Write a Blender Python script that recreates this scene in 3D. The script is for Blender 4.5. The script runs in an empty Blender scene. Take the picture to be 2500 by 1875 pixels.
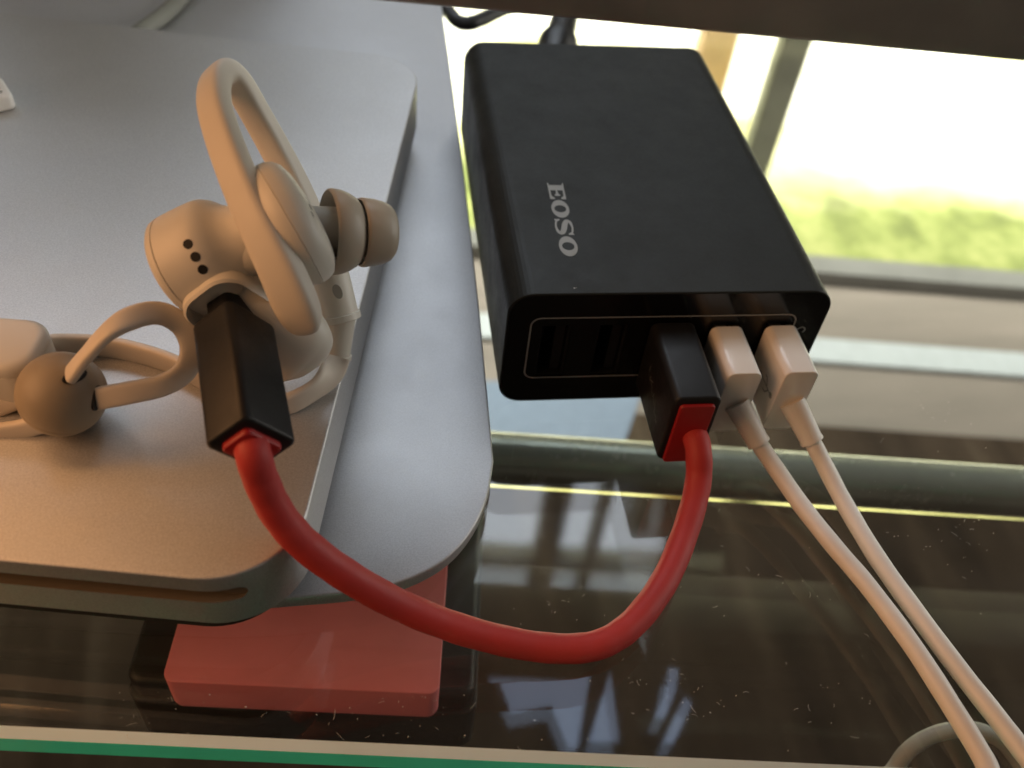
import bpy, bmesh, math, random
from mathutils import Vector, Matrix, Euler
from mathutils.bvhtree import BVHTree

random.seed(7)
SC = bpy.context.scene
COL = SC.collection
MM = 0.001                      # everything below is written in millimetres

# ------------------------------------------------------------------ camera
F_PX = 2220.0                   # focal length in pixels of a 2500 px wide picture
CAM = Vector((-21.913, -111.807, 125.52))
ROT = Euler((math.radians(43.237), math.radians(-5.11), math.radians(-6.833)), 'XYZ')
RM = ROT.to_matrix()
cam_data = bpy.data.cameras.new('camera')
cam = bpy.data.objects.new('camera', cam_data)
COL.objects.link(cam)
cam.location = CAM * MM
cam.rotation_euler = ROT
cam_data.sensor_width = 36.0
cam_data.lens = 36.0 * F_PX / 2500.0
cam_data.clip_start = 0.005
cam_data.clip_end = 60.0
cam_data.dof.use_dof = True
cam_data.dof.focus_distance = 0.141
cam_data.dof.aperture_fstop = 20.0
SC.camera = cam

# ------------------------------------------------------------------ world, lamps, exposure
world = bpy.data.worlds.new('World')
SC.world = world
world.use_nodes = True
bg = world.node_tree.nodes['Background']
bg.inputs[0].default_value = (0.58, 0.49, 0.40, 1)      # dim warm room
bg.inputs[1].default_value = 0.125

DESK_A = math.radians(-7.5)     # the desk, the monitor and the door run at this angle
U = Vector((math.cos(DESK_A), math.sin(DESK_A), 0))      # along the desk
V = Vector((-math.sin(DESK_A), math.cos(DESK_A), 0))     # towards the garden door
def desk(u, v, z):
    return U * u + V * v + Vector((0, 0, z))

def area(name, loc, aim, sx, sy, power, col, spread=180):
    ld = bpy.data.lights.new(name, 'AREA')
    ld.shape = 'RECTANGLE'
    ld.size, ld.size_y, ld.energy, ld.color = sx * MM, sy * MM, power, col
    ld.spread = math.radians(spread)
    o = bpy.data.objects.new(name, ld)
    COL.objects.link(o)
    o.location = Vector(loc) * MM
    o.rotation_euler = (Vector(aim) - Vector(loc)).to_track_quat('-Z', 'Z').to_euler()
    return o
# daylight falling in through the garden door behind the desk
area('door_daylight', desk(-330, 1180, 1720), desk(-330, 100, 1720), 1700, 1400, 31, (0.82, 0.90, 1.0))
area('low_door_daylight', desk(-330, 1180, 640), desk(-330, 100, 640), 1700, 740, 0.7, (0.9, 0.95, 1.0))
area('side_fill', desk(1350, 380, 480), desk(0, 0, 20), 1000, 900, 9, (1.0, 0.96, 0.88))  # added unseen fill lamp, neutral light for the right-hand faces
# daylight over the patio
area('patio_daylight', desk(600, 2680, 1500), desk(600, 2681, 0), 4200, 3300, 275, (1.0, 0.97, 0.86), 54)
# the warm room lamp at the left of the desk
area('room_lamp', (-380, -90, 250), (-30, -10, 30), 300, 300, 1.2, (1.0, 0.49, 0.21))

SC.render.engine = 'CYCLES'
SC.cycles.use_denoising = True
SC.cycles.max_bounces = 6
SC.cycles.use_adaptive_sampling = True
SC.cycles.adaptive_threshold = 0.02
SC.cycles.transparent_max_bounces = 24
SC.cycles.sample_clamp_indirect = 6.0
SC.view_settings.view_transform = 'Standard'
SC.view_settings.look = 'None'
SC.view_settings.exposure = 0.0
SC.view_settings.gamma = 1.0
SC.view_settings.use_curve_mapping = False

# ------------------------------------------------------------------ measuring helpers
def ray(u, v):
    return RM @ Vector(((u - 1250) / F_PX, -(v - 937.5) / F_PX, -1.0))
def at_z(u, v, z):
    d = ray(u, v); return CAM + d * ((z - CAM.z) / d.z)
def at_v(u, v, dist):           # on the upright plane `dist` behind the origin, parallel to the desk edge
    d = ray(u, v); return CAM + d * ((dist - CAM.dot(V)) / d.dot(V))
def at_d(u, v, d):
    return CAM + ray(u, v) * d
def cam_dir(x, y, z):
    return RM @ Vector((x, y, z))

# ------------------------------------------------------------------ materials
def nodes_of(name):
    m = bpy.data.materials.new(name); m.use_nodes = True
    nt = m.node_tree; b = nt.nodes['Principled BSDF']
    return m, nt, b
def coords(nt, scale):
    tc = nt.nodes.new('ShaderNodeTexCoord'); mp = nt.nodes.new('ShaderNodeMapping')
    nt.links.new(tc.outputs['Object'], mp.inputs[0]); mp.inputs['Scale'].default_value = scale
    return mp.outputs[0]
def noise(nt, vec, scale, detail=3.0, rough=0.55):
    n = nt.nodes.new('ShaderNodeTexNoise'); nt.links.new(vec, n.inputs['Vector'])
    n.inputs['Scale'].default_value = scale; n.inputs['Detail'].default_value = detail
    n.inputs['Roughness'].default_value = rough
    return n.outputs['Fac']
def ramp(nt, fac, stops):
    r = nt.nodes.new('ShaderNodeValToRGB'); nt.links.new(fac, r.inputs[0])
    el = r.color_ramp.elements
    while len(el) < len(stops): el.new(0.5)
    for e, (p, c) in zip(el, stops): e.position = p; e.color = (*c, 1)
    return r.outputs[0]
def mrange(nt, fac, a, b):
    r = nt.nodes.new('ShaderNodeMapRange'); nt.links.new(fac, r.inputs[0])
    r.inputs[1].default_value = 0.25; r.inputs[2].default_value = 0.75
    r.inputs[3].default_value = a; r.inputs[4].default_value = b
    return r.outputs[0]
def bump(nt, b, fac, strength, dist):
    n = nt.nodes.new('ShaderNodeBump'); n.inputs['Strength'].default_value = strength
    n.inputs['Distance'].default_value = dist; nt.links.new(fac, n.inputs['Height'])
    nt.links.new(n.outputs[0], b.inputs['Normal'])

def plastic(name, col, rough=0.4, var=0.10, grain=900.0, bmp=0.06, spec=0.5, sss=0.0, metal=0.0, big=60.0):
    m, nt, b = nodes_of(name)
    v = coords(nt, (1, 1, 1))
    f = noise(nt, v, big, 4)
    lo = tuple(c * (1 - var) for c in col); hi = tuple(min(1, c * (1 + var)) for c in col)
    nt.links.new(ramp(nt, f, [(0.3, lo), (0.7, hi)]), b.inputs['Base Color'])
    g = noise(nt, v, grain, 2)
    sm = noise(nt, v, big * 2.2, 5, 0.65)
    av = nt.nodes.new('ShaderNodeMath'); av.operation = 'MULTIPLY_ADD'; nt.links.new(sm, av.inputs[0]); av.inputs[1].default_value = 0.7
    hf = nt.nodes.new('ShaderNodeMath'); hf.operation = 'MULTIPLY'; nt.links.new(g, hf.inputs[0]); hf.inputs[1].default_value = 0.3
    nt.links.new(hf.outputs[0], av.inputs[2])
    nt.links.new(mrange(nt, av.outputs[0], rough * 0.72, min(1, rough * 1.28)), b.inputs['Roughness'])
    b.inputs['Specular IOR Level'].default_value = spec
    b.inputs['Metallic'].default_value = metal
    if False:
        b.inputs['Subsurface Weight'].default_value = sss
        b.inputs['Subsurface Radius'].default_value = (1.0, 0.7, 0.45)
        b.inputs['Subsurface Scale'].default_value = 0.0012
    if bmp: bump(nt, b, g, bmp, 0.00008)
    return m

def glass_sheet(name, tint, dusty=True, refl=1.0):
    """Thin pane: clear transmission, mirror reflection by angle, a little dust."""
    m = bpy.data.materials.new(name); m.use_nodes = True
    nt = m.node_tree; nt.nodes.clear(); L = nt.links.new
    out = nt.nodes.new('ShaderNodeOutputMaterial')
    geo = nt.nodes.new('ShaderNodeNewGeometry')
    dot = nt.nodes.new('ShaderNodeVectorMath'); dot.operation = 'DOT_PRODUCT'
    L(geo.outputs['Incoming'], dot.inputs[0]); L(geo.outputs['Normal'], dot.inputs[1])
    def math_(op, a, b=None):
        n = nt.nodes.new('ShaderNodeMath'); n.operation = op
        for i, x in enumerate((a, b)):
            if x is None: continue
            if isinstance(x, float): n.inputs[i].default_value = x
            else: L(x, n.inputs[i])
        return n.outputs[0]
    c = math_('ABSOLUTE', dot.outputs['Value'])
    s = math_('POWER', math_('SUBTRACT', 1.0, c), 5.0)
    fac = math_('MULTIPLY', math_('ADD', math_('MULTIPLY', s, 0.94), 0.06), refl)
    tr = nt.nodes.new('ShaderNodeBsdfTransparent'); tr.inputs[0].default_value = (*tint, 1)
    gl = nt.nodes.new('ShaderNodeBsdfGlossy'); gl.inputs['Roughness'].default_value = 0.045
    gl.inputs[0].default_value = (1, 1, 1, 1)
    mix = nt.nodes.new('ShaderNodeMixShader'); L(fac, mix.inputs[0]); L(tr.outputs[0], mix.inputs[1]); L(gl.outputs[0], mix.inputs[2])
    last = mix.outputs[0]
    if dusty:
        v = coords(nt, (1, 1, 1))
        dust = math_('MAXIMUM', math_('MULTIPLY', math_('SUBTRACT', noise(nt, coords(nt, (1, 2.6, 1)), 26, 2, 0.6), 0.36), 0.075), 0.0)
        df = nt.nodes.new('ShaderNodeBsdfDiffuse'); df.inputs[0].default_value = (0.55, 0.52, 0.46, 1)
        m2 = nt.nodes.new('ShaderNodeMixShader'); L(dust, m2.inputs[0]); L(last, m2.inputs[1]); L(df.outputs[0], m2.inputs[2])
        last = m2.outputs[0]
    L(last, out.inputs[0])
    return m

def emitter(name, col, strength):
    m, nt, b = nodes_of(name)
    b.inputs['Base Color'].default_value = (0.02, 0.02, 0.02, 1)
    b.inputs['Emission Color'].default_value = (*col, 1)
    b.inputs['Emission Strength'].default_value = strength
    b.inputs['Roughness'].default_value = 0.2
    return m

def aluminium(name, col, rough, speck=0.10):
    m, nt, b = nodes_of(name)
    v = coords(nt, (1, 1, 1))
    g = noise(nt, v, 3600, 2, 0.75)
    f = noise(nt, v, 30, 4)
    nt.links.new(mrange(nt, g, rough - speck * 0.5, rough + speck * 0.5), b.inputs['Roughness'])
    sm = noise(nt, v, 70, 5, 0.68)
    ro = nt.nodes.new('ShaderNodeMath'); ro.operation = 'MULTIPLY_ADD'; nt.links.new(sm, ro.inputs[0]); ro.inputs[1].default_value = 0.16
    nt.links.new(mrange(nt, g, rough - 0.08 - speck * 0.5, rough - 0.08 + speck * 0.5), ro.inputs[2]); nt.links.new(ro.outputs[0], b.inputs['Roughness'])
    lo = tuple(c * 0.94 for c in col)
    mx = nt.nodes.new('ShaderNodeMix'); mx.data_type = 'RGBA'; mx.blend_type = 'MULTIPLY'; mx.inputs[0].default_value = 1.0
    nt.links.new(ramp(nt, f, [(0.3, lo), (0.7, col)]), mx.inputs[6])
    nt.links.new(ramp(nt, g, [(0.32, (0.78, 0.78, 0.78)), (0.68, (1, 1, 1))]), mx.inputs[7])
    nt.links.new(mx.outputs[2], b.inputs['Base Color'])
    b.inputs['Metallic'].default_value = 1.0
    bump(nt, b, g, 0.12, 0.00004)
    return m

M = {}
M['alu'] = aluminium('bead_blasted_aluminium', (0.68, 0.68, 0.68), 0.55)
M['alu_foot'] = aluminium('satin_aluminium', (0.70, 0.705, 0.72), 0.58, 0.16)
M['alu_chin'] = plastic('chin_aluminium', (0.62, 0.60, 0.57), 0.42, 0.06, 1800, 0.05, metal=1.0)
M['rubber'] = plastic('black_rubber', (0.015, 0.015, 0.014), 0.7)
M['slot_felt'] = plastic('dark_slot_lining', (0.13, 0.10, 0.065), 0.75)
M['black_shell'] = plastic('soft_black_shell', (0.017, 0.019, 0.017), 0.5, 0.10, 1500, 0.12, spec=0.25)
M['black_gloss'] = plastic('gloss_black_plate', (0.006, 0.006, 0.006), 0.14, 0.05, 600, 0.0)
M['black_plug'] = plastic('matte_black_plug', (0.010, 0.0095, 0.0095), 0.45, 0.12, 1200, 0.1, spec=0.32)
M['port_dark'] = plastic('port_cavity', (0.006, 0.006, 0.006), 0.6)
M['port_metal'] = plastic('port_contact_metal', (0.18, 0.17, 0.16), 0.4, metal=1.0)
M['print_grey'] = plastic('grey_print', (0.30, 0.31, 0.30), 0.55)
M['print_white'] = plastic('white_print', (0.55, 0.54, 0.50), 0.5)
M['red_cord'] = plastic('red_rubber_cord', (0.44, 0.036, 0.032), 0.56, 0.12, 700, 0.08, spec=0.38)
M['red_collar'] = plastic('red_collar', (0.36, 0.012, 0.012), 0.42)
M['white_cord'] = plastic('white_cord', (0.72, 0.68, 0.62), 0.45, 0.05, 800, 0.04, sss=0.1)
M['white_gloss'] = plastic('gloss_white_plug', (0.80, 0.76, 0.70), 0.16, 0.03, 500, 0.0, sss=0.1)
M['ear_white'] = plastic('off_white_soft_plastic', (0.66, 0.63, 0.56), 0.42, 0.04, 900, 0.05, sss=0.12)
M['ear_rubber'] = plastic('off_white_silicone_hook', (0.66, 0.61, 0.53), 0.52, 0.04, 900, 0.05, sss=0.15)
M['ear_tip'] = plastic('taupe_silicone', (0.46, 0.40, 0.32), 0.40, 0.06, 900, 0.04, sss=0.1)
M['ear_cord'] = plastic('flat_white_cord', (0.66, 0.59, 0.50), 0.5, 0.05, 900, 0.05, sss=0.1)
M['bead'] = plastic('taupe_slider', (0.31, 0.25, 0.175), 0.5, 0.06, 900, 0.06, sss=0.1)
M['hole'] = plastic('dark_hole', (0.006, 0.005, 0.004), 0.6)
M['mark'] = plastic('grey_side_mark', (0.30, 0.29, 0.26), 0.5)
M['black_cord'] = plastic('black_cord', (0.012, 0.012, 0.012), 0.4)
M['grey_cord'] = plastic('grey_cord', (0.26, 0.265, 0.235), 0.6)
M['bowed_cord'] = plastic('greyish_cord', (0.32, 0.30, 0.27), 0.5)
M['tag_white'] = plastic('white_card', (0.84, 0.83, 0.80), 0.4, 0.02)
M['box_red'] = plastic('red_box_plastic', (0.95, 0.24, 0.26), 0.65, 0.08, 700, 0.1)
M['box_black'] = plastic('black_box_plastic', (0.014, 0.013, 0.012), 0.5)
M['tube'] = plastic('desk_tube_paint', (0.40, 0.41, 0.36), 0.25, 0.05, 500, 0.0, metal=0.5)
M['glass'] = glass_sheet('clear_table_glass', (0.955, 0.975, 0.96))
M['glass_low'] = glass_sheet('clear_underside_glass', (0.96, 0.98, 0.965), False, 0.7)
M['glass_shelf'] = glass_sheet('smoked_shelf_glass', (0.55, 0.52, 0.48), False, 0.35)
M['lint'] = plastic('pale_lint', (0.62, 0.60, 0.54), 0.8)
M['screen'] = emitter('screen_picture_dark', (0.30, 0.24, 0.20), 0.10)
M['glow_blue'] = emitter('added_glow_blue', (0.55, 0.70, 1.0), 2.0)
M['glow_warm'] = emitter('added_glow_warm', (1.0, 0.48, 0.18), 4.0)
M['post'] = plastic('grey_post_paint', (0.40, 0.40, 0.32), 0.6, 0.15, 400, 0.1, big=25)
M['post_wood'] = plastic('tan_post_wood', (0.62, 0.40, 0.24), 0.6, 0.2, 400, 0.1, big=25)
M['threshold'] = plastic('grey_threshold', (0.20, 0.20, 0.19), 0.5, 0.12, 300, 0.1, big=12)
M['strip'] = plastic('painted_sunlight', (0.56, 0.61, 0.64), 0.35, 0.06)  # pale colour stands in for sunlight on the floor

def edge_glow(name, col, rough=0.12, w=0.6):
    """Ground edge of a pane: tint and translucency stand in for light travelling inside the sheet."""
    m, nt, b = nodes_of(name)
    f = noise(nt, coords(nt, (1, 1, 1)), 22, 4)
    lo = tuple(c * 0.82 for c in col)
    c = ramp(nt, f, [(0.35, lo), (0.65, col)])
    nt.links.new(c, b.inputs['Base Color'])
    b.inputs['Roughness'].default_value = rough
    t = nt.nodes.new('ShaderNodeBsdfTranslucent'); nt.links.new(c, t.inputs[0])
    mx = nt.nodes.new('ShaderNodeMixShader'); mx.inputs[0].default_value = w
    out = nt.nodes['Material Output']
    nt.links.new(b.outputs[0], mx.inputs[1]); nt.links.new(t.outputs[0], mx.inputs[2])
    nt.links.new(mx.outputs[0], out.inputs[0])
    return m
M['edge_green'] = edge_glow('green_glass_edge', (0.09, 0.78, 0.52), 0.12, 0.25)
M['edge_pale'] = edge_glow('pale_glass_bevel', (0.76, 0.93, 1.0), 0.08, 0.1)  # pale colour stands in for bright light inside the glass
M['edge_glow_mirror'] = plastic('yellow_glow_mirror', (0.93, 0.90, 0.40), 0.12, 0.04, 300, 0.0, metal=1.0)  # tinted mirror stands in for light glowing out of the shelf edge

# floor: dark streaked boards under the desk
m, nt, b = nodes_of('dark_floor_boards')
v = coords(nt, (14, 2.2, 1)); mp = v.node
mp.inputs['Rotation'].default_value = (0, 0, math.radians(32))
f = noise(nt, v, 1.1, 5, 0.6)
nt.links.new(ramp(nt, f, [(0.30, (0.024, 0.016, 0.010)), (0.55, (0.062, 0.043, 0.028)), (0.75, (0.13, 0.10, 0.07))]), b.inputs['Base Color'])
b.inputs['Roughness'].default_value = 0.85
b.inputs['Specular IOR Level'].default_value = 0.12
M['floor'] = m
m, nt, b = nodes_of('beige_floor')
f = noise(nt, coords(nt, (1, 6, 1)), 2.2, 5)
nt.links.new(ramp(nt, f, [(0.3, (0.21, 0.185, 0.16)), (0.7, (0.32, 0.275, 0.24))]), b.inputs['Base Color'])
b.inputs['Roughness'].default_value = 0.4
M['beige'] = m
m, nt, b = nodes_of('lawn_grass')
f = noise(nt, coords(nt, (1, 1, 1)), 13, 4, 0.6)
green = (ramp(nt, f, [(0.32, (0.12, 0.145, 0.04)), (0.5, (0.24, 0.28, 0.08)), (0.68, (0.37, 0.39, 0.14))]))
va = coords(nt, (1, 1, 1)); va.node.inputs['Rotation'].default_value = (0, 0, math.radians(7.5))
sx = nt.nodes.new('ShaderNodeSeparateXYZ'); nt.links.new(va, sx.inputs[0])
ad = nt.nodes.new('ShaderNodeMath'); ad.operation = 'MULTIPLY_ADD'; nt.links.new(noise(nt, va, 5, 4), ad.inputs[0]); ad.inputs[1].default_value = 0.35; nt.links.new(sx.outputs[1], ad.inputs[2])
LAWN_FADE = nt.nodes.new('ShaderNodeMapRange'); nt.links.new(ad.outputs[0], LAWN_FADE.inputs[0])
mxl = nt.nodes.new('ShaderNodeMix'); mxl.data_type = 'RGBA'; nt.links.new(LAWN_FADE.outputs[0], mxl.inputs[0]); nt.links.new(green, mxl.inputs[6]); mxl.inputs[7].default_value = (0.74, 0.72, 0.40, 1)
nt.links.new(mxl.outputs[2], b.inputs['Base Color'])
b.inputs['Roughness'].default_value = 0.8
M['lawn'] = m
m, nt, b = nodes_of('pale_paving')
f = noise(nt, coords(nt, (1, 1, 1)), 4.0, 4)
nt.links.new(ramp(nt, f, [(0.36, (0.50, 0.48, 0.20)), (0.50, (0.80, 0.78, 0.62)), (0.62, (0.86, 0.85, 0.80))]), b.inputs['Base Color'])
b.inputs['Roughness'].default_value = 0.7
M['paving'] = m

# ------------------------------------------------------------------ object helpers
BASE = {}
def finish(name, bm, mat, parent=None, base=None, smooth=True, angle=38):
    """Link one bmesh (world mm) as one object; children share their thing's base point."""
    if parent is not None: base = BASE[parent.name]
    if base is None:
        lo = [min(v.co[i] for v in bm.verts) for i in range(3)]; hi = [max(v.co[i] for v in bm.verts) for i in range(3)]
        base = Vector(((lo[0] + hi[0]) / 2, (lo[1] + hi[1]) / 2, lo[2]))
    base = Vector(base)
    bmesh.ops.recalc_face_normals(bm, faces=bm.faces[:])
    for v in bm.verts: v.co = (v.co - base) * MM
    me = bpy.data.meshes.new(name); 
    if smooth:
        lim = math.radians(angle)
        for f in bm.faces: f.smooth = True
        for e in bm.edges:
            if len(e.link_faces) == 2 and e.calc_face_angle(0) > lim: e.smooth = False
    bm.to_mesh(me); bm.free()
    me.materials.append(M[mat] if isinstance(mat, str) else mat)
    o = bpy.data.objects.new(name, me); COL.objects.link(o)
    if parent is not None: o.parent = parent
    else: o.location = base * MM
    BASE[o.name] = base
    return o
def tag(o, label, cat, group=None):
    o['label'] = label; o['category'] = cat
    if group: o['group'] = group
    return o
def thing(name, base, label, cat, group=None):
    o = bpy.data.objects.new(name, None); COL.objects.link(o)
    o.empty_display_size = 0.01
    o.location = Vector(base) * MM; BASE[o.name] = Vector(base)
    return tag(o, label, cat, group)

def frame(axis, hint):
    """Orthonormal columns (x, y, z) with z = axis and x as near hint as possible."""
    z = Vector(axis).normalized(); x = Vector(hint); x = (x - z * x.dot(z)).normalized()
    y = z.cross(x)
    return Matrix((x, y, z)).transposed()
def rrect(w, h, r, n=6):
    r = min(r, w / 2 - 1e-4, h / 2 - 1e-4); pts = []
    for cx, cy, a0 in ((w/2-r, h/2-r, 0), (-w/2+r, h/2-r, 90), (-w/2+r, -h/2+r, 180), (w/2-r, -h/2+r, 270)):
        for i in range(n + 1):
            a = math.radians(a0 + 90 * i / n); pts.append((cx + r * math.cos(a), cy + r * math.sin(a)))
    return pts
def loft(bm, rings, cap=True):
    vs = [[bm.verts.new(p) for p in ring] for ring in rings]
    n = len(vs[0])
    for a, b_ in zip(vs, vs[1:]):
        for i in range(n):
            bm.faces.new((a[i], a[(i + 1) % n], b_[(i + 1) % n], b_[i]))
    if cap: bm.faces.new(vs[0][::-1]); bm.faces.new(vs[-1])
    return vs
def prism(bm, center, R3, outline, length, bev=0.4, bev_end=None, nb=3):
    """Extrude an outline (x,y in the frame R3) along its z from 0 to length, edges rounded."""
    bev_end = bev if bev_end is None else bev_end
    W = max(abs(p[0]) for p in outline); H = max(abs(p[1]) for p in outline)
    def ring(inset, z):
        return [center + R3 @ Vector((p[0] * (1 - inset / W), p[1] * (1 - inset / H), z)) for p in outline]
    rs = []
    if bev > 0:
        for i in range(nb + 1):
            a = math.pi / 2 * i / nb; rs.append(ring(bev * (1 - math.sin(a)), bev * (1 - math.cos(a))))
    else: rs.append(ring(0, 0))
    if bev_end > 0:
        for i in range(nb + 1):
            a = math.pi / 2 * i / nb; rs.append(ring(bev_end * (1 - math.cos(a)), length - bev_end * (1 - math.sin(a))))
    else: rs.append(ring(0, length))
    loft(bm, rs)
def lathe(bm, origin, axis, prof, n=48, hint=(0, 0, 1), caps=True):
    R3 = frame(axis, hint); rings = []
    for s, r in prof:
        rings.append([origin + R3 @ Vector((r * math.cos(2*math.pi*i/n), r * math.sin(2*math.pi*i/n), s)) for i in range(n)])
    loft(bm, rings, caps)
def spline(pts, per=10):
    """Catmull-Rom through tuples of floats (any length)."""
    P = [tuple(p) for p in pts]
    P = [tuple(2*a - b for a, b in zip(P[0], P[1]))] + P + [tuple(2*a - b for a, b in zip(P[-1], P[-2]))]
    out = []
    for i in range(1, len(P) - 2):
        p0, p1, p2, p3 = P[i-1:i+3]
        for k in range(per):
            t = k / per
            out.append(tuple(0.5*((2*b) + (-a + c)*t + (2*a - 5*b + 4*c - d)*t*t + (-a + 3*b - 3*c + d)*t**3) for a, b, c, d in zip(p0, p1, p2, p3)))
    out.append(P[-2])
    return out
def sweep(bm, pts, section, ups, n_round=True, scale=None, cap=True):
    """pts: Vectors; section: list of (x,y); ups: direction of section x at each point."""
    rings = []
    N = len(pts)
    for i, p in enumerate(pts):
        t = (pts[min(i+1, N-1)] - pts[max(i-1, 0)]).normalized()
        R3 = frame(t, ups[i] if isinstance(ups, list) else ups)
        s = scale[i] if scale else (1, 1)
        rings.append([p + R3 @ Vector((x * s[0], y * s[1], 0)) for x, y in section])
    loft(bm, rings, cap)
def circle(r, n=20):
    return [(r*math.cos(2*math.pi*i/n), r*math.sin(2*math.pi*i/n)) for i in range(n)]
def superellipse(a, b, e=3.0, n=28):
    out = []
    for i in range(n):
        t = 2*math.pi*i/n; c, s = math.cos(t), math.sin(t)
        out.append((a*math.copysign(abs(c)**(2/e), c), b*math.copysign(abs(s)**(2/e), s)))
    return out
def tube(bm, pts, r, n=20, rounded=False):
    """Round cord with a frame carried along the path."""
    pts = [Vector(p) for p in pts]; N = len(pts)
    t0 = (pts[1] - pts[0]).normalized(); up = Vector((0, 0, 1)) if abs(t0.z) < .9 else Vector((1, 0, 0))
    ups = []
    for i in range(N):
        t = (pts[min(i+1, N-1)] - pts[max(i-1, 0)]).normalized()
        up = (up - t * up.dot(t)).normalized(); ups.append(up.copy())
    ph = random.uniform(0, 6)
    sc = [(1 + 0.012*math.sin(i*0.9 + ph) + random.uniform(-.006, .006),) * 2 for i in range(N)]
    sweep(bm, pts, circle(r, n), ups, scale=sc)
def poly(bm, pts):
    return bm.faces.new([bm.verts.new(p) for p in pts])
def slab(bm, outline, z0, z1, bev_top=0.4, bev_bot=0.0, nb=3):
    """Plan outline (list of (x,y), counter-clockwise) raised between z0 and z1, edge rounded by true inset."""
    n = len(outline); P = [Vector((x, y)) for x, y in outline]
    nor = []
    for i in range(n):
        t = (P[(i+1) % n] - P[i-1]).normalized(); nor.append(Vector((-t.y, t.x)))
    def ring(ins, z): return [Vector((*(P[i] + nor[i]*ins), z)) for i in range(n)]
    rs = []
    if bev_bot > 0:
        for i in range(nb+1):
            a = math.pi/2*i/nb; rs.append(ring(bev_bot*(1-math.sin(a)), z0 + bev_bot*(1-math.cos(a))))
    else: rs.append(ring(0, z0))
    if bev_top > 0:
        for i in range(nb+1):
            a = math.pi/2*i/nb; rs.append(ring(bev_top*(1-math.cos(a)), z1 - bev_top*(1-math.sin(a))))
    else: rs.append(ring(0, z1))
    loft(bm, rs)
def new(): return bmesh.new()
def box(bm, lo, hi, R3=None, origin=Vector((0, 0, 0))):
    vs = [Vector((x, y, z)) for z in (lo[2], hi[2]) for y in (lo[1], hi[1]) for x in (lo[0], hi[0])]
    if R3 is not None: vs = [origin + R3 @ v for v in vs]
    V_ = [bm.verts.new(v) for v in vs]
    for f in ((0,2,3,1),(4,5,7,6),(0,1,5,4),(2,6,7,3),(0,4,6,2),(1,3,7,5)): bm.faces.new([V_[i] for i in f])
def cut(obj, cutter_bm, mat=None):
    """Carve a cutter (world mm) out of an object."""
    base = BASE[obj.name]
    bmesh.ops.recalc_face_normals(cutter_bm, faces=cutter_bm.faces[:])
    for v in cutter_bm.verts: v.co = (v.co - base) * MM
    me = bpy.data.meshes.new('cutter'); cutter_bm.to_mesh(me); cutter_bm.free()
    me.materials.append(M[mat] if mat else obj.data.materials[0])
    c = bpy.data.objects.new('cutter', me); COL.objects.link(c)
    c.parent = obj.parent
    if obj.parent is None: c.location = obj.location
    md = obj.modifiers.new('cut', 'BOOLEAN'); md.operation = 'DIFFERENCE'; md.object = c; md.solver = 'EXACT'; md.material_mode = 'TRANSFER'
    bpy.context.view_layer.update()
    dg = bpy.context.evaluated_depsgraph_get()
    res = bpy.data.meshes.new_from_object(obj.evaluated_get(dg))
    obj.modifiers.clear(); obj.data = res
    b2_ = bmesh.new(); b2_.from_mesh(res)
    for f in b2_.faces: f.smooth = True
    for e in b2_.edges:
        if len(e.link_faces) == 2: e.smooth = e.calc_face_angle(0) < math.radians(30)
    b2_.to_mesh(res); b2_.free()
    for p in res.polygons:              # big flat faces keep their own flat normal
        if p.area > 2e-5: p.use_smooth = False
    bpy.data.objects.remove(c)
RD = frame((0, 0, 1), U)        # desk frame

# ================================================================== setting
def sheet(name, pts, mat, z=None):
    bm = new(); poly(bm, pts); o = finish(name, bm, mat, base=pts[0], smooth=False); o['kind'] = 'structure'; return o
FZ = -720.0
v_thr = at_z(2300, 705, FZ).dot(V)          # door threshold on the floor
v_strip = at_z(2300, 885, FZ).dot(V)
v_dark = at_z(2300, 1060, FZ).dot(V)
v_lawn = at_z(2200, 425, FZ).dot(V)
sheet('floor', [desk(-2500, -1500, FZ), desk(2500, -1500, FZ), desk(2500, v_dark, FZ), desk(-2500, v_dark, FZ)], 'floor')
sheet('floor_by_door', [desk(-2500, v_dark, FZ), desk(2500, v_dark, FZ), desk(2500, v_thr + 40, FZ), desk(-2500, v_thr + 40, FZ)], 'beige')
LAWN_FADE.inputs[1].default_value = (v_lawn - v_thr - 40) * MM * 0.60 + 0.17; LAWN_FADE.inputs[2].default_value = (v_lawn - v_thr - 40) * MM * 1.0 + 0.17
edge_l = [desk(a_, b_, FZ + 4) for a_, b_ in spline([(-4000 + 170 * i, v_lawn + 60 + random.uniform(-40, 60)) for i in range(60)], 5)]
sheet('lawn', [desk(-4000, v_thr + 40, FZ + 4), desk(6000, v_thr + 40, FZ + 4)] + edge_l[::-1], 'lawn')
sheet('patio', [desk(-9000, v_thr + 45, FZ), desk(12000, v_thr + 45, FZ), desk(12000, 14000, FZ), desk(-9000, 14000, FZ)], 'paving')
M['mat'] = plastic('painted_blue_light', (0.24, 0.31, 0.42), 0.6, 0.06)  # added patch whose blue colour stands in for bright bluish light
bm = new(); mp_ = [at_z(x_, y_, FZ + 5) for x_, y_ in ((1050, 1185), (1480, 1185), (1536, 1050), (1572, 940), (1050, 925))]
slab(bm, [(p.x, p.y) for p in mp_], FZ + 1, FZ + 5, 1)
tag(finish('floor_light_patch', bm, 'mat'), 'pale blue floor patch painted in place of bright bluish light, beneath the charger', 'mat')
bm = new(); box(bm, (-2500, v_strip - 24, FZ + 1), (2500, v_strip + 22, FZ + 9), RD); tag(finish('painted_sun_strip', bm, 'strip'), 'pale band painted as a sunlit strip of floor in front of the door threshold', 'painted sunlight')  # raised pale band in place of a sunlit strip
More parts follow.
